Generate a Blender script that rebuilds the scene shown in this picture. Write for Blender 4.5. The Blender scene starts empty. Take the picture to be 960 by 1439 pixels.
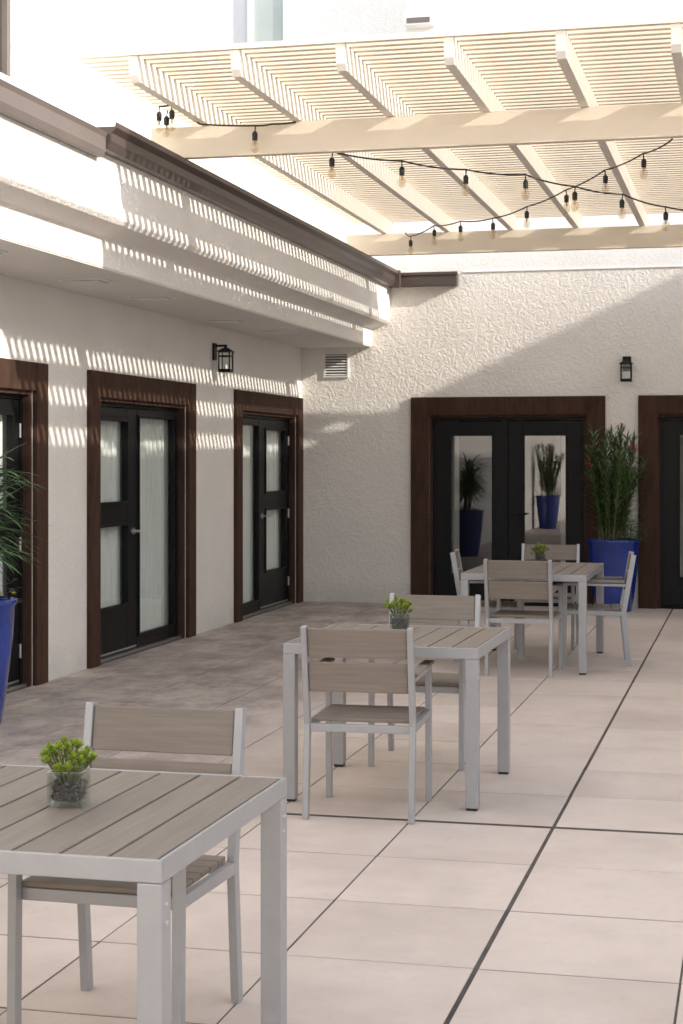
import bpy, math, random
from mathutils import Vector, Matrix
R = math.radians
random.seed(7)
scene = bpy.context.scene
COL = scene.collection

# ------------------------------------------------------------------ materials
def newmat(name):
    m = bpy.data.materials.new(name); m.use_nodes = True
    nt = m.node_tree
    return m, nt, nt.nodes["Principled BSDF"]

def mat(name, col, rough=0.6, metal=0.0, var=0.12, nscale=4.0, bump=0.0, bscale=60.0,
        stretch=(1,1,1), island=0.0, spec=0.5, coat=0.0, bdist=0.004, detail=5):
    m, nt, b = newmat(name)
    N, L = nt.nodes, nt.links
    tc = N.new('ShaderNodeTexCoord'); mp = N.new('ShaderNodeMapping')
    mp.inputs['Scale'].default_value = stretch
    L.new(tc.outputs['Object'], mp.inputs['Vector'])
    n1 = N.new('ShaderNodeTexNoise'); n1.inputs['Scale'].default_value = nscale
    n1.inputs['Detail'].default_value = detail; n1.inputs['Roughness'].default_value = 0.6
    L.new(mp.outputs[0], n1.inputs['Vector'])
    mr = N.new('ShaderNodeMapRange')
    mr.inputs['From Min'].default_value = 0.25; mr.inputs['From Max'].default_value = 0.75
    mr.inputs['To Min'].default_value = 1 - var; mr.inputs['To Max'].default_value = 1 + var
    L.new(n1.outputs['Fac'], mr.inputs['Value'])
    val = mr.outputs[0]
    if island > 0:
        g = N.new('ShaderNodeNewGeometry')
        m2 = N.new('ShaderNodeMapRange')
        m2.inputs['To Min'].default_value = 1 - island; m2.inputs['To Max'].default_value = 1 + island
        L.new(g.outputs['Random Per Island'], m2.inputs['Value'])
        mu = N.new('ShaderNodeMath'); mu.operation = 'MULTIPLY'
        L.new(val, mu.inputs[0]); L.new(m2.outputs[0], mu.inputs[1]); val = mu.outputs[0]
    vm = N.new('ShaderNodeVectorMath'); vm.operation = 'SCALE'
    vm.inputs[0].default_value = col
    L.new(val, vm.inputs['Scale'])
    L.new(vm.outputs[0], b.inputs['Base Color'])
    b.inputs['Roughness'].default_value = rough
    b.inputs['Metallic'].default_value = metal
    b.inputs['Specular IOR Level'].default_value = spec
    b.inputs['Coat Weight'].default_value = coat
    if bump > 0:
        n2 = N.new('ShaderNodeTexNoise'); n2.inputs['Scale'].default_value = bscale
        n2.inputs['Detail'].default_value = 4
        L.new(mp.outputs[0], n2.inputs['Vector'])
        bp = N.new('ShaderNodeBump'); bp.inputs['Strength'].default_value = bump
        bp.inputs['Distance'].default_value = bdist
        L.new(n2.outputs['Fac'], bp.inputs['Height']); L.new(bp.outputs[0], b.inputs['Normal'])
    return m

def stucco(name, col, scale, dist, strength, dist_fine, grime=.25):
    m, nt, b = newmat(name); N, L = nt.nodes, nt.links
    tc = N.new('ShaderNodeTexCoord')
    n1 = N.new('ShaderNodeTexNoise'); n1.inputs['Scale'].default_value = scale
    n1.inputs['Detail'].default_value = 4; n1.inputs['Distortion'].default_value = 1.2
    n1.inputs['Roughness'].default_value = 0.62
    L.new(tc.outputs['Object'], n1.inputs['Vector'])
    cr = N.new('ShaderNodeMapRange'); cr.interpolation_type = 'SMOOTHSTEP'
    cr.inputs['From Min'].default_value = 0.36; cr.inputs['From Max'].default_value = 0.64
    L.new(n1.outputs['Fac'], cr.inputs['Value'])
    n2 = N.new('ShaderNodeTexNoise'); n2.inputs['Scale'].default_value = 60; n2.inputs['Detail'].default_value = 5
    L.new(tc.outputs['Object'], n2.inputs['Vector'])
    b1 = N.new('ShaderNodeBump'); b1.inputs['Strength'].default_value = strength; b1.inputs['Distance'].default_value = dist
    L.new(cr.outputs[0], b1.inputs['Height'])
    b2 = N.new('ShaderNodeBump'); b2.inputs['Strength'].default_value = 0.7; b2.inputs['Distance'].default_value = dist_fine
    L.new(n2.outputs['Fac'], b2.inputs['Height']); L.new(b1.outputs[0], b2.inputs['Normal'])
    L.new(b2.outputs[0], b.inputs['Normal'])
    n3 = N.new('ShaderNodeTexNoise'); n3.inputs['Scale'].default_value = 0.9; n3.inputs['Detail'].default_value = 7; n3.inputs['Roughness'].default_value = .6
    L.new(tc.outputs['Object'], n3.inputs['Vector'])
    mr = N.new('ShaderNodeMapRange'); mr.inputs['From Min'].default_value = 0.3; mr.inputs['From Max'].default_value = 0.7
    mr.inputs['To Min'].default_value = 0.93; mr.inputs['To Max'].default_value = 1.03
    L.new(n3.outputs['Fac'], mr.inputs['Value'])
    # splash-back dirt near the paving
    sx = N.new('ShaderNodeSeparateXYZ'); L.new(tc.outputs['Object'], sx.inputs[0])
    gz = N.new('ShaderNodeMapRange'); gz.interpolation_type = 'SMOOTHSTEP'
    gz.inputs['From Min'].default_value = 0.0; gz.inputs['From Max'].default_value = .32; gz.inputs['To Min'].default_value = grime; gz.inputs['To Max'].default_value = 0
    L.new(sx.outputs[2], gz.inputs['Value'])
    n4 = N.new('ShaderNodeTexNoise'); n4.inputs['Scale'].default_value = 5; n4.inputs['Detail'].default_value = 7; L.new(tc.outputs['Object'], n4.inputs['Vector'])
    gm = N.new('ShaderNodeMath'); gm.operation = 'MULTIPLY'; L.new(gz.outputs[0], gm.inputs[0]); L.new(n4.outputs['Fac'], gm.inputs[1])
    gs = N.new('ShaderNodeMath'); gs.operation = 'SUBTRACT'; L.new(mr.outputs[0], gs.inputs[0]); L.new(gm.outputs[0], gs.inputs[1])
    vm = N.new('ShaderNodeVectorMath'); vm.operation = 'SCALE'; vm.inputs[0].default_value = col
    L.new(gs.outputs[0], vm.inputs['Scale']); L.new(vm.outputs[0], b.inputs['Base Color'])
    b.inputs['Roughness'].default_value = 0.9; b.inputs['Specular IOR Level'].default_value = 0.2
    return m

def paving_mat():
    m, nt, b = newmat("concrete_paver"); N, L = nt.nodes, nt.links
    tc = N.new('ShaderNodeTexCoord'); g = N.new('ShaderNodeNewGeometry')
    a = N.new('ShaderNodeTexNoise'); a.inputs['Scale'].default_value = 1.1; a.inputs['Detail'].default_value = 7; a.inputs['Roughness'].default_value = .65
    c = N.new('ShaderNodeTexNoise'); c.inputs['Scale'].default_value = 7; c.inputs['Detail'].default_value = 6; c.inputs['Roughness'].default_value = .7
    f = N.new('ShaderNodeTexNoise'); f.inputs['Scale'].default_value = 180; f.inputs['Detail'].default_value = 3
    for n in (a, c, f): L.new(tc.outputs['Object'], n.inputs['Vector'])
    mix = N.new('ShaderNodeMix'); mix.data_type = 'RGBA'
    mix.inputs[6].default_value = (.46, .375, .32, 1); mix.inputs[7].default_value = (.72, .61, .53, 1)
    ma = N.new('ShaderNodeMath'); ma.operation = 'MULTIPLY_ADD'; ma.inputs[1].default_value = 1.7; ma.inputs[2].default_value = -.66
    L.new(a.outputs['Fac'], ma.inputs[0])
    mb = N.new('ShaderNodeMath'); mb.operation = 'MULTIPLY_ADD'; mb.inputs[1].default_value = .8
    L.new(c.outputs['Fac'], mb.inputs[0]); L.new(ma.outputs[0], mb.inputs[2])
    mc = N.new('ShaderNodeMath'); mc.operation = 'MULTIPLY_ADD'; mc.inputs[1].default_value = .40; mc.use_clamp = True
    L.new(g.outputs['Random Per Island'], mc.inputs[0]); L.new(mb.outputs[0], mc.inputs[2])
    L.new(mc.outputs[0], mix.inputs[0])
    # grey, blotchy band of pavers, darker towards the left wall
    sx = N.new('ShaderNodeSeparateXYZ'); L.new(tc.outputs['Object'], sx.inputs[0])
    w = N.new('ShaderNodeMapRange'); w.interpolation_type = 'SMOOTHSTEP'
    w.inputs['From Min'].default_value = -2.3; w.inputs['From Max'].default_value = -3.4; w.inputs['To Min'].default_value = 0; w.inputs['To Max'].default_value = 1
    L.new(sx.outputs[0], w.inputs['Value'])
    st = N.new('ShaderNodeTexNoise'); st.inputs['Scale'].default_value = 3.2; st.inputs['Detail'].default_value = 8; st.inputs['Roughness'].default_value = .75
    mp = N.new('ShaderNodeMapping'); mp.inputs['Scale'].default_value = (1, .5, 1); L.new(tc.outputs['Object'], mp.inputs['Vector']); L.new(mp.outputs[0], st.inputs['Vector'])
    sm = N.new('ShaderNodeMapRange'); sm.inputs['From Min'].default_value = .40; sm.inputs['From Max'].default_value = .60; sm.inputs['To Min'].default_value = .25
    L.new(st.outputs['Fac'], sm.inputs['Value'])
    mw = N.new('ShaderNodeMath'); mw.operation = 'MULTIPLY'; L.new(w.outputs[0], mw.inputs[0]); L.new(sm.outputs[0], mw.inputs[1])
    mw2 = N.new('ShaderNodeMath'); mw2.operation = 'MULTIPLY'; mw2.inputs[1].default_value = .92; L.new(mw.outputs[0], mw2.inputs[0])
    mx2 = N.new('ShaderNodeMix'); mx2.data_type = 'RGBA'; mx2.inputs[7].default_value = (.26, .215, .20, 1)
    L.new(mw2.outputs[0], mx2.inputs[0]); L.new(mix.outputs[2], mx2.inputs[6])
    # faint drip marks
    sp = N.new('ShaderNodeTexNoise'); sp.inputs['Scale'].default_value = 14; sp.inputs['Detail'].default_value = 7; sp.inputs['Roughness'].default_value = .75; L.new(tc.outputs['Object'], sp.inputs['Vector'])
    sr = N.new('ShaderNodeMapRange'); sr.inputs['From Min'].default_value = .52; sr.inputs['From Max'].default_value = .72; sr.inputs['To Min'].default_value = 1; sr.inputs['To Max'].default_value = .88
    L.new(sp.outputs['Fac'], sr.inputs['Value'])
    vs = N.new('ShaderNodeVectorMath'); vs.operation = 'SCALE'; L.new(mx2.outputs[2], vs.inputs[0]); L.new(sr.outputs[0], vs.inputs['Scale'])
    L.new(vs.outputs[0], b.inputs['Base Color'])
    bp = N.new('ShaderNodeBump'); bp.inputs['Strength'].default_value = .35; bp.inputs['Distance'].default_value = .002
    L.new(f.outputs['Fac'], bp.inputs['Height']); L.new(bp.outputs[0], b.inputs['Normal'])
    mr = N.new('ShaderNodeMapRange'); mr.inputs['To Min'].default_value = .36; mr.inputs['To Max'].default_value = .75
    L.new(c.outputs['Fac'], mr.inputs['Value']); L.new(mr.outputs[0], b.inputs['Roughness'])
    b.inputs['Specular IOR Level'].default_value = .45
    return m

def glass_mat(name, tint, base=.04, rough=0.0):
    m = bpy.data.materials.new(name); m.use_nodes = True; nt = m.node_tree; N, L = nt.nodes, nt.links
    N.clear(); out = N.new('ShaderNodeOutputMaterial')
    t = N.new('ShaderNodeBsdfTransparent'); t.inputs[0].default_value = (*tint, 1)
    gl = N.new('ShaderNodeBsdfGlossy'); gl.inputs['Roughness'].default_value = rough
    lw = N.new('ShaderNodeLayerWeight'); lw.inputs['Blend'].default_value = .5
    pw = N.new('ShaderNodeMath'); pw.operation = 'POWER'; pw.inputs[1].default_value = 4.5
    L.new(lw.outputs['Facing'], pw.inputs[0])
    mr = N.new('ShaderNodeMath'); mr.operation = 'MULTIPLY_ADD'; mr.inputs[1].default_value = .9; mr.inputs[2].default_value = base; mr.use_clamp = True
    L.new(pw.outputs[0], mr.inputs[0])
    mx = N.new('ShaderNodeMixShader'); L.new(mr.outputs[0], mx.inputs[0]); L.new(t.outputs[0], mx.inputs[1]); L.new(gl.outputs[0], mx.inputs[2])
    L.new(mx.outputs[0], out.inputs[0])
    return m

M_wallB = stucco("stucco_back", (.84, .795, .735), 16, .0055, .8, .003)
M_wallL = stucco("stucco_side", (.84, .80, .745), 26, .0045, .8, .003)
M_wallU = stucco("stucco_upper", (.86, .84, .81), 22, .003, .5, .002, 0)
M_soffit = stucco("stucco_soffit", (.80, .76, .71), 22, .003, .5, .002, 0)
M_trim = mat("brown_wood_trim", (.058, .030, .019), .8, var=.38, nscale=3, bump=.7, bscale=30, stretch=(6, 6, 1.2), bdist=.006, spec=.2)
M_black = mat("black_door_paint", (.006, .006, .0065), .45, var=.2, bump=.1, bscale=90, spec=.22)
M_alu = mat("brushed_aluminium", (.375, .375, .38), .38, .35, var=.05, nscale=20)
M_steel = mat("satin_steel", (.6, .6, .6), .28, .9, var=.04)
M_slatY = mat("composite_slat_y", (.225, .184, .148), .55, var=.17, nscale=5, bump=.35, bscale=14, stretch=(14, .8, 14), island=.10, bdist=.002)
M_slatX = mat("composite_slat_x", (.225, .184, .148), .55, var=.17, nscale=5, bump=.35, bscale=14, stretch=(.8, 14, 14), island=.08, bdist=.002)
M_perg = mat("cream_pergola_paint", (.84, .74, .60), .55, var=.05, nscale=3, bump=.15, bscale=25, stretch=(.5, 1, 1), bdist=.003)
M_rafter = mat("cream_rafter_paint", (.85, .79, .69), .55, var=.05, nscale=3, bump=.15, bscale=25, bdist=.003)
M_gutter = mat("brown_gutter_paint", (.075, .055, .048), .4, var=.12, nscale=2)
M_gutter2 = mat("brown_rail_paint", (.15, .125, .115), .45, var=.12, nscale=2)
M_glass = glass_mat("window_glass", (.88, .91, .90), .06)
M_glassD = glass_mat("dark_window_glass", (.62, .62, .60), .13)
M_cube = glass_mat("clear_glass", (.94, .97, .96), .05)
M_curtain = mat("curtain_fabric", (.82, .82, .77), .9, var=.04)
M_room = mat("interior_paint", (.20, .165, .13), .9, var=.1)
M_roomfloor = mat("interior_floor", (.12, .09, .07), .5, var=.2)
M_blue = mat("cobalt_glaze", (.005, .032, .24), .16, var=.25, nscale=6, bump=.15, bscale=12, coat=.5)
M_soil = mat("potting_soil", (.05, .035, .025), .95, var=.4, nscale=30, bump=.8, bscale=60, bdist=.01)
M_leaf = mat("oleander_leaf", (.075, .13, .035), .45, var=.3, nscale=6, island=.5)
M_leaf2 = mat("strap_leaf", (.10, .18, .07), .42, var=.25, nscale=6, island=.4)
M_succ = mat("succulent_leaf", (.31, .40, .05), .5, var=.2, nscale=40, island=.35)
M_stem = mat("plant_stem", (.14, .15, .06), .7, var=.2)
M_flower = mat("red_flower", (.65, .04, .10), .6, var=.2, island=.2)
M_yellow = mat("yellow_flower", (.65, .5, .03), .6, var=.2, island=.2)
M_gravel = mat("dark_gravel", (.10, .08, .07), .8, var=.3, nscale=60, island=.6)
M_cable = mat("black_cable", (.012, .012, .012), .5, var=.1)
M_bulb = glass_mat("bulb_glass", (.93, .88, .79), .12)
M_fil = mat("bulb_filament", (.5, .36, .2), .5, .3)
M_white = mat("white_metal", (.80, .79, .77), .5, var=.04)
M_joint = mat("joint_sand", (.085, .072, .063), .95, var=.6, nscale=8, bump=.5, bscale=80)
M_pave = paving_mat()

# ------------------------------------------------------------------ mesh builder
class MB:
    def __init__(s): s.v = []; s.f = []; s.m = []; s.sm = []
    def add(s, vs, fs, mi=0, smooth=False):
        o = len(s.v); s.v += [tuple(p) for p in vs]
        for f in fs: s.f.append([i + o for i in f]); s.m.append(mi); s.sm.append(smooth)
    def box(s, x0, x1, y0, y1, z0, z1, mi=0):
        s.add([(x0,y0,z0),(x1,y0,z0),(x1,y1,z0),(x0,y1,z0),(x0,y0,z1),(x1,y0,z1),(x1,y1,z1),(x0,y1,z1)],
              [(0,3,2,1),(4,5,6,7),(0,1,5,4),(1,2,6,5),(2,3,7,6),(3,0,4,7)], mi)
    def quad(s, a, b, c, d, mi=0): s.add([a, b, c, d], [(0,1,2,3)], mi)
    def bar(s, p, q, w, d, side, mi=0):
        p, q = Vector(p), Vector(q); t = (q - p).normalized(); a = Vector(side).normalized(); b = t.cross(a).normalized()
        a = a * w / 2; b = b * d / 2
        s.add([p-a-b, p+a-b, p+a+b, p-a+b, q-a-b, q+a-b, q+a+b, q-a+b],
              [(0,3,2,1),(4,5,6,7),(0,1,5,4),(1,2,6,5),(2,3,7,6),(3,0,4,7)], mi)
    def prism(s, prof, y0, y1, mi=0):   # prof in XZ (ccw), extruded along Y
        n = len(prof)
        vs = [(x, y0, z) for x, z in prof] + [(x, y1, z) for x, z in prof]
        fs = [tuple(range(n)), tuple(range(2*n-1, n-1, -1))]
        for i in range(n):
            j = (i+1) % n; fs.append((i, i+n, j+n, j))
        s.add(vs, fs, mi)
    def cyl(s, p, q, r0, r1, n=12, mi=0, smooth=True, caps=True):
        p, q = Vector(p), Vector(q); t = (q-p).normalized()
        a = t.orthogonal().normalized(); b = t.cross(a)
        vs = []
        for c, r in ((p, r0), (q, r1)):
            for i in range(n):
                th = 2*math.pi*i/n; vs.append(c + a*math.cos(th)*r + b*math.sin(th)*r)
        s.add(vs, [(i, (i+1) % n, (i+1) % n + n, i+n) for i in range(n)], mi, smooth)
        if caps: s.add(vs, [tuple(range(n-1, -1, -1)), tuple(range(n, 2*n))], mi)
    def lathe(s, prof, c=(0,0,0), n=32, mi=0):   # prof (r,z)
        vs = []
        for r, z in prof:
            for i in range(n):
                th = 2*math.pi*i/n; vs.append((c[0]+r*math.cos(th), c[1]+r*math.sin(th), c[2]+z))
        fs = []
        for k in range(len(prof)-1):
            for i in range(n):
                j = (i+1) % n; fs.append((k*n+i, k*n+j, (k+1)*n+j, (k+1)*n+i))
        s.add(vs, fs, mi, True)
    def leaf(s, p, d, L, w, droop, mi=0, seg=4, fold=.25):
        p = Vector(p); d = Vector(d).normalized(); up = Vector((0,0,1))
        side = d.cross(up)
        if side.length < .05: side = Vector((1,0,0))
        side.normalize(); vs = []; c = p.copy(); dd = d.copy()
        for i in range(seg+1):
            t = i/seg; ww = w*math.sin(math.pi*min(.96, .12+.84*t))**.8*.5
            if i == seg: ww = .0008
            n = side.cross(dd)
            vs += [c - side*ww + n*ww*fold, c - n*ww*fold*.3, c + side*ww + n*ww*fold]
            dd = (dd + Vector((0,0,-droop/seg))).normalized(); c = c + dd*L/seg
        fs = []
        for i in range(seg):
            o = i*3; fs += [(o, o+1, o+4, o+3), (o+1, o+2, o+5, o+4)]
        s.add(vs, fs, mi, True)
    def build(s, name, mats, parent=None, bevel=0, seg=2):
        me = bpy.data.meshes.new(name); me.from_pydata(s.v, [], s.f); me.update()
        for m in mats: me.materials.append(m)
        me.polygons.foreach_set('material_index', s.m); me.polygons.foreach_set('use_smooth', s.sm)
        o = bpy.data.objects.new(name, me); COL.objects.link(o)
        if parent: o.parent = parent
        if bevel:
            md = o.modifiers.new("bevel", 'BEVEL'); md.width = bevel; md.segments = seg; md.limit_method = 'ANGLE'; md.angle_limit = R(40)
        return o

def empty(name, loc=(0,0,0), rz=0):
    e = bpy.data.objects.new(name, None); e.empty_display_size = .2
    e.location = loc; e.rotation_euler = (0, 0, R(rz)); COL.objects.link(e); return e

def dup(src, name, loc, rz=0):
    e = empty(name, loc, rz)
    for ch in list(src.children):
        c = ch.copy(); c.name = ch.name.split('.')[0]; COL.objects.link(c); c.parent = e
    return e

WX = -4.95     # face of the left wall
WY = 18.40     # face of the back wall
EX = 9.0       # face of the opposite building

# ------------------------------------------------------------------ ground + paving
g = MB(); g.box(-300, 300, -300, 300, -.5, -.0028); g.build("ground", [M_joint])
p = MB()
def joints(base, pitch, lo, hi):
    k0 = math.floor((lo - base)/pitch); out = []
    k = k0
    while base + k*pitch < hi:
        out.append((max(lo, base+k*pitch), min(hi, base+(k+1)*pitch), k)); k += 1
    return [t for t in out if t[1]-t[0] > .05]
def paver(x0, x1, y0, y1, gl, gr, gb, gt):
    dz = random.uniform(-.0006, .0008)
    j = [random.uniform(-.002, .002) for _ in range(4)]
    a, b, c, d = x0+gl+j[0]*.5, x1-gr+j[1]*.5, y0+gb+j[2], y1-gt+j[3]
    e = .0015
    vs = [(a,c,-.03),(b,c,-.03),(b,d,-.03),(a,d,-.03),(a,c,dz-e),(b,c,dz-e),(b,d,dz-e),(a,d,dz-e),
          (a+e,c+e,dz),(b-e,c+e,dz),(b-e,d-e,dz),(a+e,d-e,dz)]
    fs = [(0,1,5,4),(1,2,6,5),(2,3,7,6),(3,0,4,7),(4,5,9,8),(5,6,10,9),(6,7,11,10),(7,4,8,11),(8,9,10,11)]
    p.add(vs, fs)
for x0, x1, kx in joints(-.85, .63, WX, EX-.02):
    for y0, y1, ky in joints(7.37, .70, -13.9, WY):
        gl = .008 if kx == 0 else .0036
        gr = .008 if kx == -1 else .0036
        gb = .026 if ky == 0 else .0065
        gt = .026 if ky == -1 else .0065
        if kx <= -5:
            ym = (y0+y1)/2
            paver(x0, x1, y0, ym, gl, gr, gb, .0065); paver(x0, x1, ym, y1, gl, gr, .0065, gt)
        else: paver(x0, x1, y0, y1, gl, gr, gb, gt)
p.build("patio_paving", [M_pave])

# ------------------------------------------------------------------ buildings
bld = empty("stucco_building")
T = .25
opL = [(8.95, 11.10), (12.30, 14.41), (16.05, 18.16)]
HZ = 2.08
w = MB(); y = -14
for a, b in opL:
    w.box(WX-T, WX, y, a, -.1, 2.85); w.box(WX-T, WX, a, b, HZ, 2.85); y = b
w.box(WX-T, WX, y, WY, -.1, 2.85)
w.build("side_wall", [M_wallL], bld)
w = MB()
w.box(-5.15, -4.90, -14, 9.55, 3.68, 9); w.box(-5.15, -4.90, 10.8, 13.6, 3.68, 9)
w.box(-5.15, -4.90, 9.55, 10.8, 3.68, 4.12); w.box(-5.15, -4.90, 9.55, 10.8, 5.6, 9)
w.box(-5.15, -4.90, 13.6, WY, 3.68, 5.0)
w.box(-9, -5.15, 13.35, 13.6, 3.68, 9)
w.build("upper_storey_wall", [M_wallU], bld)
s = MB()
s.prism([(WX-T, 2.851), (-4.14, 2.851), (-4.125, 3.045), (-3.96, 3.10), (-3.93, 3.13), (-3.93, 3.68), (WX-T, 3.68)], -14, WY)
s.build("eave_fascia", [M_wallL], bld, bevel=.012)
s = MB(); s.box(WX+.002, -4.145, -14, WY-.002, 2.846, 2.8505); s.build("soffit", [M_soffit], bld)
v = MB()
for vx, vy in ((-4.53, 11.05), (-4.5, 12.3), (-4.6, 14.5), (-4.5, 15.85), (-4.52, 9.3)):
    v.box(vx-.16, vx+.16, vy-.12, vy+.12, 2.834, 2.845)
    v.box(vx-.135, vx+.135, vy-.10, vy+.10, 2.8325, 2.8345, 1)
    for i in range(6): v.box(vx-.13, vx+.13, vy-.095+i*.035, vy-.075+i*.035, 2.826, 2.832, 0)
v.build("soffit_vents", [M_white, M_gutter2], bld, bevel=.002)
opB = [(-3.49, -1.76), (-1.01, .72)]
w = MB(); x = WX - T
for a, b in opB:
    w.box(x, a, WY, WY+T, -.1, 2.9); w.box(a, b, WY, WY+T, HZ, 2.9); x = b
w.box(x, EX+.3, WY, WY+T, -.1, 2.9)
w.box(WX-T, EX+.3, WY, WY+T, 2.9, 3.66)
w.box(WX-T, -3.74, WY, WY+T, 3.66, 4.6)
w.build("end_wall", [M_wallB], bld)
w = MB()
w.box(-3.74, EX+.3, WY, WY+T, 3.66, 9.5)
w.box(-9, -3.74, 20.2, 20.45, 3.68, 9.5)
w.build("end_wall_upper", [M_wallU], bld)
f = MB(); f.box(-3.1, EX, WY-.012, WY+.01, 3.645, 3.662); f.build("wall_flashing", [M_white], bld, bevel=.003)
r = MB(); r.box(-9, -5.15, -14, 20.2, 3.5, 3.67); r.build("roof", [M_soffit], bld)

def window(name, loc, rz, W, H):
    e = empty(name, loc, rz); e.parent = bld
    m = MB()
    m.box(0, .05, .0, .08, 0, H); m.box(W-.05, W, .0, .08, 0, H); m.box(.05, W-.05, .0, .08, 0, .05)
    m.box(.05, W-.05, .0, .08, H-.05, H); m.box(W/2-.025, W/2+.025, .01, .07, .05, H-.05)
    m.build("window_frame", [M_gutter2], e, bevel=.004)
    q = MB(); q.quad((.05, .04, .05), (W-.05, .04, .05), (W-.05, .04, H-.05), (.05, .04, H-.05)); q.build("window_glass", [M_glassD], e)
    c = MB(); c.box(.0, W, .12, .16, 0, H); c.build("window_blind", [M_curtain], e)
window("side_window", (-4.98, 9.55, 4.12), 90, 1.25, 1.48)
wn = MB()
wn.box(-6.12, -6.05, 20.15, 20.2, 6.6, 8.2); wn.box(-5.66, -5.59, 20.15, 20.2, 6.6, 8.2); wn.box(-6.05, -5.66, 20.15, 20.2, 6.6, 6.68)
wn.build("far_window_frame", [M_white], bld, bevel=.004)
wn = MB(); wn.quad((-6.05, 20.17, 6.68), (-5.66, 20.17, 6.68), (-5.66, 20.17, 8.2), (-6.05, 20.17, 8.2)); wn.build("far_window_glass", [M_glass], bld)
wn = MB(); wn.box(-6.05, -5.66, 20.185, 20.195, 6.68, 8.2); wn.build("far_window_blind", [M_curtain], bld)

b2 = empty("stucco_building")
TOP = 1.60 + .46*(EX+4.95)
w = MB(); w.box(EX, EX+5, -2.5, 18.65, -.1, TOP); w.build("side_wall", [M_wallU], b2)
w = MB(); w.box(EX-.12, EX+5.1, -2.6, 18.39, TOP-.22, TOP+.01); w.build("roof_edge", [M_perg], b2, bevel=.01)
b3 = empty("stucco_building")
w = MB(); w.box(-8, 14, -14.5, -14, -.1, 5.0); w.build("rear_wall", [M_wallU], b3)
w = MB()
for xx in (-7.0, -4.6, -2.2, .2, 2.6, 5.0):
    w.box(xx, xx+1.9, -14, -13.95, 0, 2.25, 0); w.box(xx+.2, xx+.92, -13.95, -13.94, .1, 2.05, 1); w.box(xx+.98, xx+1.7, -13.95, -13.94, .1, 2.05, 1)
w.build("rear_doors", [M_trim, M_black], b3)

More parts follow.
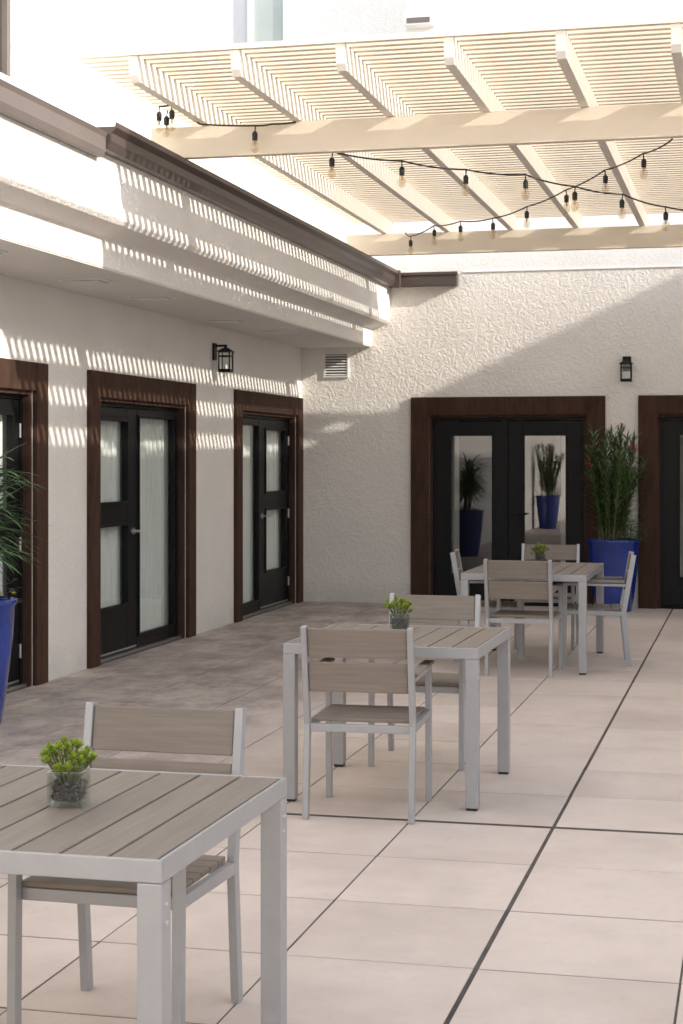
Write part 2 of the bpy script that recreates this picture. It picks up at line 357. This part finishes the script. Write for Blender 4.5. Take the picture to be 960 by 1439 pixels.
# ------------------------------------------------------------------ doors
def door_unit(name, loc, rz, W, leaves, glass, curtain, trimr=.2):
    e = empty(name, loc, rz)
    t = MB(); TR = .2
    t.box(-TR, 0, -.035, .003, 0, HZ+TR); t.box(W, W+trimr, -.035, .003, 0, HZ+TR); t.box(0, W, -.033, .003, HZ, HZ+TR)
    t.box(0, .03, .004, .14, 0, HZ-.03); t.box(W-.03, W, .004, .14, 0, HZ-.03); t.box(0, W, .004, .14, HZ-.03, HZ)
    t.build("wood_trim", [M_trim], e, bevel=.004)
    fr = MB(); gl = MB(); hd = MB()
    fr.box(.03, .06, .06, .13, .02, HZ-.06); fr.box(W-.06, W-.03, .06, .13, .02, HZ-.06); fr.box(.03, W-.03, .06, .13, HZ-.06, HZ-.03)
    hd.box(.03, W-.03, .03, .135, 0, .02)
    z0, z1 = .025, HZ-.065
    for (a, b, kind, hs) in leaves:
        y0, y1 = .075, .12
        if kind == 'two':   panes = [(.41, 1.06), (1.25, 1.91)]
        elif kind == 'one': sl, sr, panes = .17, .17, [(.33, 1.86)]
        else:               sl, sr, panes = .055, .055, [(.13, 1.95)]
        if kind == 'two':
            if hs == 'r': sl, sr = .11, .21
            else: sl, sr = .21, .11
        fr.box(a, a+sl, y0, y1, z0, z1); fr.box(b-sr, b, y0, y1, z0, z1)
        zz = z0
        for (p0, p1) in panes:
            fr.box(a+sl, b-sr, y0+.002, y1-.002, zz, p0)
            k = .018
            fr.box(a+sl, b-sr, y0-.012, y0+.001, p0-k, p0+.006); fr.box(a+sl, b-sr, y0-.012, y0+.001, p1-.006, p1+k)
            fr.box(a+sl-k, a+sl+.006, y0-.0125, y0-.0005, p0-k, p1+k); fr.box(b-sr-.006, b-sr+k, y0-.0125, y0-.0005, p0-k, p1+k)
            gl.quad((a+sl, .098, p0), (b-sr, .098, p0), (b-sr, .098, p1), (a+sl, .098, p1)); zz = p1
        fr.box(a+sl, b-sr, y0+.002, y1-.002, zz, z1)
        if kind in ('two', 'one') and hs and hs in 'lr':
            hx = b-.075 if hs == 'r' else a+.075; sgn = -1 if hs == 'r' else 1
            hd.cyl((hx, .076, 1.0), (hx, .062, 1.0), .03, .028, 20)
            hd.cyl((hx, .062, 1.0), (hx, .02, 1.0), .011, .011, 12)
            hd.cyl((hx-sgn*.008, .024, 1.0), (hx+sgn*.135, .024, 1.0), .012, .010, 12)
            hx2 = a if hs == 'r' else b
            for hz in (.25, 1.0, 1.8): hd.cyl((hx2, .068, hz-.05), (hx2, .068, hz+.05), .011, .011, 10)
            hd.box(a+.02, b-.02, .066, .0748, .035, .05)
    fr.build("black_frame", [M_black], e, bevel=.003); gl.build("glass_panes", [glass], e)
    hd.build("hardware", [M_steel if curtain else M_black], e, bevel=0)
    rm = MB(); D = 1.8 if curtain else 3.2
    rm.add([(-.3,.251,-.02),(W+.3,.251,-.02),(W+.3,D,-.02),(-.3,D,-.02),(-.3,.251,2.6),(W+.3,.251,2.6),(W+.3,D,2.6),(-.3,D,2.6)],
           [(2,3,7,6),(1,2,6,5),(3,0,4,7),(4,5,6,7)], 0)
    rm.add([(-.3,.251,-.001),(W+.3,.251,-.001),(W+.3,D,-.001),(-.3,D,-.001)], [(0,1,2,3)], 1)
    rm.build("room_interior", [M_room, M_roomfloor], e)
    spans = [(.04, W-.04)] if curtain else [(.04, .30), (W/2-.09, W/2+.16), (W-.30, W-.04)]
    for (c0, c1) in spans:
        cu = MB(); n = int((c1-c0)*90); vs = []
        ph = random.random()*6
        for i in range(n+1):
            x = c0 + (c1-c0)*i/n
            yy = (.165 if curtain else .20) + .018*math.sin(x*52+ph+1.3*math.sin(x*7)) + .007*math.sin(x*23)
            vs += [(x, yy, .03), (x, yy*.98+.004, 2.2)]
        cu.add(vs, [(2*i, 2*i+2, 2*i+3, 2*i+1) for i in range(n)], 0, True)
        cu.build("curtain", [M_curtain], e)
    return e
door_unit("glass_door", (WX, 8.95, 0), 90, 2.15, [(.06, 1.02, 'full', ''), (1.025, 2.09, 'two', 'l')], M_glass, 1)
door_unit("glass_door", (WX, 12.30, 0), 90, 2.11, [(.06, 1.06, 'two', 'r'), (1.065, 2.05, 'full', '')], M_glass, 1)
door_unit("glass_door", (WX, 16.05, 0), 90, 2.11, [(.06, .95, 'full', ''), (.955, 2.05, 'two', 'l')], M_glass, 1)
door_unit("double_glass_door", (-3.49, WY, 0), 0, 1.73, [(.06, .8625, 'one', ''), (.8675, 1.67, 'one', 'l')], M_glassD, None)
door_unit("double_glass_door", (-1.01, WY, 0), 0, 1.73, [(.06, .8625, 'one', ''), (.8675, 1.67, 'one', 'l')], M_glassD, None)

# ------------------------------------------------------------------ gutter
gt = empty("rain_gutter")
m = MB()
m.prism([(-3.93, 3.50), (-3.86, 3.50), (-3.835, 3.55), (-3.83, 3.60), (-3.795, 3.63), (-3.795, 3.665), (-3.805, 3.665), (-3.81, 3.64), (-3.93, 3.64)], 9.76, WY-.12)
m.build("eave_gutter", [M_gutter], gt, bevel=.003)
m = MB()
m.prism([(-3.93, 3.45), (-3.88, 3.45), (-3.865, 3.49), (-3.865, 3.57), (-3.85, 3.60), (-3.93, 3.60)], -4, 9.755)
m.build("near_rail", [M_gutter2], gt, bevel=.003)
m = MB(); m.box(-3.93, -3.16, WY-.12, WY-.005, 3.50, 3.635); m.box(-3.80, -3.15, WY-.135, WY-.12, 3.615, 3.65)
m.box(-3.86, -3.78, WY-.20, WY-.12, 3.48, 3.67)
m.build("end_gutter", [M_gutter], gt, bevel=.004)

# ------------------------------------------------------------------ pergola
pg = empty("pergola")
m = MB(); PX = 4.83; RB = 3.915
for by in (11.20, 17.02):
    m.box(-4.10, PX, by, by+.075, 3.695, RB-.002)
m.build("beams", [M_perg], pg, bevel=.004)
m = MB(); xr = -3.70
while xr < PX:
    x0, x1 = xr-.03, xr+.03
    m.add([(x0,9.80,RB+.04),(x1,9.80,RB+.04),(x1,9.83,RB),(x0,9.83,RB),(x0,17.35,RB),(x1,17.35,RB),
           (x0,9.78,4.07),(x1,9.78,4.07),(x1,17.35,4.07),(x0,17.35,4.07)],
          [(0,1,7,6),(3,2,1,0),(4,5,2,3),(5,4,9,8),(6,7,8,9),(1,2,5,8,7),(3,0,6,9,4)])
    xr += .6535
m.build("rafters", [M_rafter], pg, bevel=.003)
m = MB(); ys = 9.77
while ys < 17.36:
    o = random.uniform(-.003, .003)
    m.box(-4.08+random.uniform(-.006,.006), PX, ys+o, ys+.048+o, 4.0715, 4.104); ys += .112
m.build("lattice_slats", [M_perg], pg)
m = MB()
for px, py in ((1.6, 11.19), (1.6, 17.01), (4.7, 11.19), (4.7, 17.01)):
    m.box(px, px+.1, py, py+.1, 0, 3.694); m.box(px-.03, px+.13, py-.03, py+.13, 0, .02)
m.build("posts", [M_rafter], pg, bevel=.004)

# ------------------------------------------------------------------ string lights
def string(name, pts, bulbs, sag=.02):
    e = empty(name)
    P = [Vector(q) for q in pts]; path = []
    for i in range(len(P)-1):
        for k in range(8):
            t = k/8; q = P[i].lerp(P[i+1], t); q.z -= 4*sag*t*(1-t); path.append(q)
    path.append(P[-1])
    cu = bpy.data.curves.new(name+"_cable", 'CURVE'); cu.dimensions = '3D'; cu.bevel_depth = .006; cu.bevel_resolution = 2
    sp = cu.splines.new('POLY'); sp.points.add(len(path)-1)
    for i, q in enumerate(path): sp.points[i].co = (*q, 1)
    cu.materials.append(M_cable)
    o = bpy.data.objects.new("cable", cu); COL.objects.link(o); o.parent = e
    m = MB(); b = MB()
    for i in bulbs:
        q = Vector(P[i] if isinstance(i, int) else i); x, y, z = q
        tx, ty = random.uniform(-.01, .01), random.uniform(-.008, .008)
        m.cyl((x, y, z), (x+tx, y+ty, z-.045), .005, .005, 6)
        m.cyl((x+tx, y+ty, z-.04), (x+tx, y+ty, z-.055), .012, .02, 12)
        m.cyl((x+tx, y+ty, z-.055), (x+tx, y+ty, z-.10), .02, .018, 12)
        b.lathe([(.013,-.10),(.018,-.112),(.027,-.13),(.030,-.148),(.026,-.168),(.014,-.182),(.0005,-.186)], (x+tx, y+ty, z), 14, 0)
        b.cyl((x+tx, y+ty, z-.10), (x+tx, y+ty, z-.13), .007, .005, 6, 1)
        for a in range(4):
            c, s_ = math.cos(a*1.57)*.009, math.sin(a*1.57)*.009
            b.cyl((x+tx+c, y+ty+s_, z-.12), (x+tx+c*1.2, y+ty+s_*1.2, z-.165), .0014, .0014, 4, 1)
    m.build("sockets", [M_cable], e); b.build("bulbs", [M_bulb, M_fil], e)
string("string_lights", [(-3.985,11.05,4.03),(-3.90,11.05,4.04),(-3.70,11.08,3.90),(-3.31,11.10,3.875),(-3.20,11.12,3.885),(-3.05,11.19,3.905)],
       [0, 1, 3, (-3.93,11.06,4.0)], .004)
string("string_lights", [(-3.05,11.3,3.90),(-2.83,11.35,3.72),(-2.385,11.56,3.675),(-1.985,11.87,3.65),(-1.617,12.27,3.665),(-1.286,12.55,3.61),
       (-.96,12.84,3.585),(-.66,13.12,3.52),(-.32,13.4,3.52),(.22,14,3.86)], [1,2,3,4,5,6,7,8], .014)
string("string_lights", [(-3.45,16.9,3.90),(-3.31,16.49,3.81),(-2.98,15.95,3.83),(-2.63,15.42,3.79),(-2.255,14.89,3.73),(-1.876,14.36,3.745),(-1.47,13.64,3.76),
       (-1.107,13.01,3.80),(-.78,12.37,3.80),(-.555,11.8,3.78),(-.43,11.3,3.90)], [1,2,3,4,5,6,7,8], .014)

# ------------------------------------------------------------------ tables
def table(name, cx, cy, W, L, rz=0):
    e = empty(name, (cx, cy, 0), rz); H = .74
    x, y = W/2, L/2
    m = MB(); r = .011
    m.box(-x, x, -y, -y+r, H-.05, H); m.box(-x, x, y-r, y, H-.05, H)
    m.box(-x, -x+r, -y+r, y-r, H-.05, H); m.box(x-r, x, -y+r, y-r, H-.05, H)
    m.box(-x+r, x-r, -.025, .025, H-.045, H-.022)
    m.build("frame", [M_alu], e, bevel=.002)
    m = MB(); k = .058
    for sx in (-1, 1):
        for sy in (-1, 1):
            x0 = sx*x if sx < 0 else x-k; y0 = -y if sy < 0 else y-k
            m.box(x0+.0005*sx, x0+k+(.0005*sx), y0+.0005*sy, y0+k+.0005*sy, .012, H-.051)
            m.box(x0+.004, x0+k-.004, y0+.004, y0+k-.004, 0, .012, 1)
            for zz in (H-.10, H-.14):
                m.cyl((sx*x, sy*(y-k/2), zz), (sx*(x+.003), sy*(y-k/2), zz), .006, .005, 10, 2)
    m.build("legs", [M_alu, M_cable, M_steel], e, bevel=.003)
    m = MB(); n = 8; iw = W-2*r-.004; pw = iw/n
    for i in range(n):
        a = -iw/2+i*pw; m.box(a+.004, a+pw-.004, -y+r+.002, y-r-.002, H-.021, H-.001)
    m.build("slats", [M_slatY], e, bevel=.002)
    return e
table("dining_table", -1.70, 3.925, .94, .98, -.3)
table("dining_table", -1.675, 8.11, .92, .98, -.6)
table("dining_table", -1.68, 13.36, .94, 1.5, 0)

# ------------------------------------------------------------------ chairs
def chair_proto(name, loc, rz):
    e = empty(name, loc, rz); X = (1, 0, 0)
    m = MB(); hx = .238
    for sx in (-1, 1):
        x = sx*hx
        m.bar((x, -.255, 0), (x, -.215, .42), .026, .042, X)
        m.bar((x, -.2155, .415), (x, -.292, .86), .026, .040, X)
        m.bar((x, .245, 0), (x, .235, .628), .026, .042, X)
        m.bar((x, -.235, .405), (x, .24, .415), .024, .035, X)
        m.bar((x, -.245, .625), (x, .256, .632), .026, .02, X)
    m.box(-hx+.013, hx-.013, .195, .225, .39, .425); m.box(-hx+.013, hx-.013, -.228, -.200, .385, .42)
    m.build("frame", [M_alu], e, bevel=.003)
    m = MB(); n = 6; d = .425/n
    for i in range(n):
        y0 = -.195+i*d; m.box(-hx+.014, hx-.014, y0+.003, y0+d-.004, .427, .443)
    def yb(z): return -.2155 + (z-.415)*(-.0765/.445)
    for z0, z1 in ((.567, .699), (.722, .853)):
        m.bar((0, yb(z0)+.004, z0), (0, yb(z1)+.004, z1), 2*hx-.03, .016, X)
    m.build("slats", [M_slatX], e, bevel=.003)
    m = MB()
    for sx in (-1, 1): m.box(sx*hx-.024, sx*hx+.024, -.225, .262, .642, .658)
    m.build("armrests", [M_slatY], e, bevel=.004)
    return e
ch = chair_proto("patio_armchair", (-1.71, 7.545, 0), 2)
dup(ch, "patio_armchair", (-1.70, 8.85, 0), 180)
dup(ch, "patio_armchair", (-1.725, 4.53, 0), 179)
dup(ch, "patio_armchair", (-1.68, 12.68, 0), -2)
dup(ch, "patio_armchair", (-1.72, 14.48, 0), 181)
dup(ch, "patio_armchair", (-2.06, 13.52, 0), -84)
dup(ch, "patio_armchair", (-1.22, 13.42, 0), 96)

# ------------------------------------------------------------------ plants
def pot(parent, H=.76, rt=.28, rb=.19):
    m = MB()
    m.lathe([(0, 0), (rb-.01, 0), (rb, .012), (rb+.03, .2), (rb+(rt-rb)*.75, H*.7), (rt-.012, H-.05), (rt, H-.035), (rt+.004, H-.01), (rt-.005, H), (rt-.03, H-.004), (rt-.035, H-.06)], n=48)
    m.build("glazed_pot", [M_blue], parent)
    m = MB(); m.lathe([(0.001, H-.05), (rt-.034, H-.055)], n=24); m.build("soil", [M_soil], parent)

def oleander(name, loc, seed, top=1.19, spread=.30, nst=17):
    rnd = random.Random(seed); e = empty(name, loc); pot(e)
    m = MB(); z0 = .70
    for i in range(nst):
        a = i*2.4+rnd.uniform(-.4, .4); r0 = rnd.uniform(.0, .15); rr = rnd.uniform(.35, 1)*spread
        h = top*rnd.uniform(.55, 1)*(1.05-.10*rr/spread)
        p0 = Vector((r0*math.cos(a), r0*math.sin(a), z0)); a2 = a+rnd.uniform(-.3, .3)
        p3 = Vector((rr*math.cos(a2), rr*math.sin(a2), z0+h)); n = int(h/.030); prev = p0
        mid = p0.lerp(p3, .5); mid += Vector((-.12*math.cos(a)*rr, -.12*math.sin(a)*rr, .05))
        for k in range(1, n+1):
            t = k/n; q = (1-t)**2*p0 + 2*t*(1-t)*mid + t*t*p3
            if k % 3 == 0 or k == n: m.cyl(prev, q, .007*(1-t)+.003, .007*(1-t)+.002, 5, 1, caps=False); prev = q
            if t > .15:
                for j in range(3):
                    th = k*1.05+j*2.09+rnd.uniform(-.4, .4); el = rnd.uniform(.25, .95)+.4*t
                    d = Vector((math.cos(th)*math.cos(el), math.sin(th)*math.cos(el), math.sin(el)))
                    m.leaf(q, d, rnd.uniform(.10, .17), rnd.uniform(.014, .024), rnd.uniform(.2, .9), 0, 3)
        if i % 6 == 0:
            for j in range(11):
                c = p3 + Vector((rnd.uniform(-.03, .03), rnd.uniform(-.03, .03), rnd.uniform(.02, .08)))
                m.leaf(c, (rnd.uniform(-1, 1), rnd.uniform(-1, 1), rnd.uniform(0, 1)), .035, .028, .2, 2, 2)
    for k in range(520):
        a = rnd.gauss(.1, .9); rr = rnd.uniform(.08, .32); z = z0+.03+abs(rnd.gauss(0, .15))
        q = (rr*math.cos(a), rr*math.sin(a), z)
        d = (math.cos(a)+rnd.uniform(-.8, .8), math.sin(a)+rnd.uniform(-.8, .8), rnd.uniform(.0, 1))
        m.leaf(q, d, rnd.uniform(.04, .07), rnd.uniform(.014, .022), .4, 0, 2)
    m.build("foliage", [M_leaf, M_stem, M_flower], e)
    return e
oleander("potted_oleander", (-1.44, 17.98, 0), 3, spread=.36, nst=30)
oleander("potted_oleander", (-4.62, -2.0, 0), 11, top=1.3, spread=.38, nst=22)

def strap(name, loc, seed):
    rnd = random.Random(seed); e = empty(name, loc); pot(e)
    m = MB()
    for i in range(6):
        a = rnd.uniform(0, 6.28); r0 = rnd.uniform(0, .08); h = rnd.uniform(.45, .95)
        p0 = Vector((r0*math.cos(a), r0*math.sin(a), .70)); p1 = p0+Vector((rnd.uniform(-.08, .08), rnd.uniform(-.08, .08), h))
        m.cyl(p0, p1, .014, .01, 8, 1)
        for k in range(60):
            t = rnd.uniform(.5, 1); th = rnd.uniform(0, 6.28); el = rnd.uniform(-.1, 1.2)
            m.leaf(p0.lerp(p1, t), (math.cos(th)*math.cos(el), math.sin(th)*math.cos(el), math.sin(el)), rnd.uniform(.28, .46), rnd.uniform(.020, .034), rnd.uniform(.5, 1.5), 0, 6)
    for k in range(350):
        a = rnd.uniform(0, 6.28); rr = rnd.uniform(.05, .28); q = (rr*math.cos(a), rr*math.sin(a), .72+abs(rnd.gauss(0, .05)))
        m.leaf(q, (math.cos(a)+rnd.uniform(-.6, .6), math.sin(a)+rnd.uniform(-.6, .6), rnd.uniform(0, 1)), .05, .015, .4, 0, 2)
        if k % 10 == 0:
            for j in range(6): m.leaf(Vector(q)+Vector((0,0,.04)), (rnd.uniform(-1,1), rnd.uniform(-1,1), .5), .024, .015, .1, 2, 2)
    m.build("foliage", [M_leaf2, M_stem, M_yellow], e)
strap("potted_dracaena", (-4.60, 9.40, 0), 5)

def succulent(name, loc, rz, seed):
    rnd = random.Random(seed); e = empty(name, loc, rz); s = .044; H = .088; t = .004
    m = MB()
    for k in (s, s-t):
        m.quad((-k,-k,.001),(k,-k,.001),(k,-k,H),(-k,-k,H)); m.quad((k,-k,.001),(k,k,.001),(k,k,H),(k,-k,H))
        m.quad((k,k,.001),(-k,k,.001),(-k,k,H),(k,k,H)); m.quad((-k,k,.001),(-k,-k,.001),(-k,-k,H),(-k,k,H))
    u = s-t
    m.quad((-s,-s,H),(s,-s,H),(u,-u,H),(-u,-u,H),1); m.quad((s,-s,H),(s,s,H),(u,u,H),(u,-u,H),1)
    m.quad((s,s,H),(-s,s,H),(-u,u,H),(u,u,H),1); m.quad((-s,s,H),(-s,-s,H),(-u,-u,H),(-u,u,H),1)
    m.quad((-s,-s,.002),(s,-s,.002),(s,s,.002),(-s,s,.002),0); m.quad((-s,-s,.009),(s,-s,.009),(s,s,.009),(-s,s,.009),0)
    m.build("glass_cube", [M_cube, M_white], e)
    m = MB(); q = s-t-.004
    for k in range(560):
        c = Vector((rnd.uniform(-q, q), rnd.uniform(-q, q), rnd.uniform(.014, .060))); r = rnd.uniform(.0035, .0065)
        if max(abs(c.x), abs(c.y)) < q-.016 and c.z < .045: continue
        vs = [c+Vector(d)*r*rnd.uniform(.7, 1.2) for d in ((1,0,0),(0,1,0),(-1,0,0),(0,-1,0),(0,0,1),(0,0,-1))]
        m.add(vs, [(0,1,4),(1,2,4),(2,3,4),(3,0,4),(1,0,5),(2,1,5),(3,2,5),(0,3,5)])
    m.box(-q+.01, q-.01, -q+.01, q-.01, .012, .05)
    m.build("gravel", [M_gravel], e)
    m = MB()
    for k in range(26):
        a = k*2.4; rr = .010+.062*math.sqrt(k/26)*rnd.uniform(.8, 1.15); h = .166-.9*rr*rnd.uniform(.3, 1.0)+rnd.uniform(-.016, .01)
        c = Vector((rr*math.cos(a), rr*math.sin(a), h))
        m.cyl((c.x*.3, c.y*.3, .055), c, .003, .0022, 5, 1, caps=False)
        for j in range(26):
            th = j*2.4; el = 1.35-1.35*(j/26); d = Vector((math.cos(th)*math.cos(el), math.sin(th)*math.cos(el), math.sin(el)))
            m.leaf(c+Vector((0,0,-.012*j/26)), d, .011+.011*j/26, .0075, -.3, 0, 3)
        for j in range(4):
            th = rnd.uniform(0, 6.28); m.leaf(c.lerp(Vector((c.x*.3, c.y*.3, .06)), rnd.uniform(.1, .5)), (math.cos(th), math.sin(th), .5), .018, .008, -.2, 0, 3)
    m.build("succulent_leaves", [M_succ, M_stem], e)
succulent("potted_succulent", (-1.655, 3.93, .7405), 8, 1)
succulent("potted_succulent", (-1.725, 8.30, .7405), 20, 2)
succulent("potted_succulent", (-1.71, 13.9, .7405), 5, 3)

# ------------------------------------------------------------------ lanterns, vent, wall pack
def lantern(name, loc, rz):
    e = empty(name, loc, rz); m = MB()
    m.box(-.045, .045, -.02, -.001, .0, .16)
    m.box(-.011, .011, -.12, -.02, .125, .145); m.box(-.011, .011, -.13, -.108, .10, .145)
    c = -.12
    m.add([(-.075,c-.075,.075),(.075,c-.075,.075),(.075,c+.075,.075),(-.075,c+.075,.075),(-.02,c-.02,.115),(.02,c-.02,.115),(.02,c+.02,.115),(-.02,c+.02,.115)],
          [(0,3,2,1),(4,5,6,7),(0,1,5,4),(1,2,6,5),(2,3,7,6),(3,0,4,7)])
    m.box(-.06, .06, c-.06, c+.06, -.115, -.10)
    for sx in (-1, 1):
        for sy in (-1, 1): m.box(sx*.052-.006, sx*.052+.006, c+sy*.052-.006, c+sy*.052+.006, -.10, .0745)
    for sy in (-1, 1):
        m.box(-.046, .046, c+sy*.052-.004, c+sy*.052+.004, .03, .042); m.box(-.046, .046, c+sy*.052-.004, c+sy*.052+.004, -.10, -.085)
        m.box(sy*.052-.004, sy*.052+.004, c-.046, c+.046, .03, .042); m.box(sy*.052-.004, sy*.052+.004, c-.046, c+.046, -.10, -.085)
    m.build("black_frame", [M_black], e, bevel=.002)
    m = MB()
    for sy in (-1, 1):
        k = sy*.048
        m.quad((-.046, c+k, -.085), (.046, c+k, -.085), (.046, c+k, .07), (-.046, c+k, .07))
        m.quad((k, c-.046, -.085), (k, c+.046, -.085), (k, c+.046, .07), (k, c-.046, .07))
    m.build("glass", [M_cube], e)
    m = MB(); m.cyl((0, c, -.1), (0, c, -.04), .014, .014, 12); m.build("candle_tube", [M_white], e)
lantern("wall_lantern", (WX, 15.22, 2.53), 90)
lantern("wall_lantern", (-1.33, WY, 2.54), 0)
m = MB(); x0, x1, z0, z1 = -4.69, -4.40, 2.51, 2.79
m.box(x0, x1, WY-.02, WY-.001, z0, z0+.02); m.box(x0, x1, WY-.02, WY-.001, z1-.02, z1)
m.box(x0, x0+.02, WY-.0195, WY-.001, z0+.02, z1-.02); m.box(x1-.02, x1, WY-.0195, WY-.001, z0+.02, z1-.02)
m.box(x0+.02, x1-.02, WY-.004, WY-.002, z0+.02, z1-.02, 1)
for i in range(8):
    zz = z0+.035+i*.03; m.bar((x0+.02, WY-.012, zz), (x1-.02, WY-.012, zz), .022, .003, (0, .7, .7))
m.build("wall_vent", [M_white, M_gutter], None, bevel=.001)
m = MB(); m.box(-3.74, -3.42, WY-.16, WY-.002, 6.36, 6.52); m.box(-3.71, -3.45, WY-.17, WY-.16, 6.38, 6.44, 1)
m.build("wall_pack_light", [M_white, M_gutter2], None, bevel=.01)

# ------------------------------------------------------------------ light
sd = Vector((1, -.25, .46))           # towards the sun
el = math.atan2(sd.z, math.hypot(sd.x, sd.y)); az = math.atan2(sd.x, sd.y)
sun = bpy.data.lights.new("sun", 'SUN'); sun.energy = 5; sun.angle = R(.5); sun.color = (1, .94, .85)
so = bpy.data.objects.new("sun", sun); COL.objects.link(so)
so.rotation_euler = (-sd).to_track_quat('-Z', 'Y').to_euler()
wd = bpy.data.worlds.new("World"); scene.world = wd; wd.use_nodes = True
nt = wd.node_tree; N, L = nt.nodes, nt.links
sky = N.new('ShaderNodeTexSky'); sky.sky_type = 'NISHITA'; sky.sun_disc = False
sky.sun_elevation = el; sky.sun_rotation = az; sky.dust_density = 2.0; sky.air_density = 1.0; sky.altitude = 300
hs = N.new('ShaderNodeHueSaturation'); hs.inputs['Saturation'].default_value = .5; hs.inputs['Value'].default_value = 2.7
bg = N["Background"]; bg.inputs['Strength'].default_value = .15
L.new(sky.outputs[0], hs.inputs['Color']); L.new(hs.outputs[0], bg.inputs['Color'])

# ------------------------------------------------------------------ camera
cam = bpy.data.cameras.new("camera"); co = bpy.data.objects.new("camera", cam); COL.objects.link(co)
co.location = (0, 0, 1.6); co.rotation_euler = (R(90), 0, R(13.7))
cam.sensor_fit = 'VERTICAL'; cam.sensor_height = 36; cam.lens = 59.57; cam.shift_y = -.0518
cam.clip_start = .05; cam.clip_end = 2000
cam.dof.use_dof = True; cam.dof.focus_distance = 7.5; cam.dof.aperture_fstop = 14
scene.camera = co
scene.view_settings.view_transform = 'Standard'; scene.view_settings.look = 'None'; scene.view_settings.exposure = 0
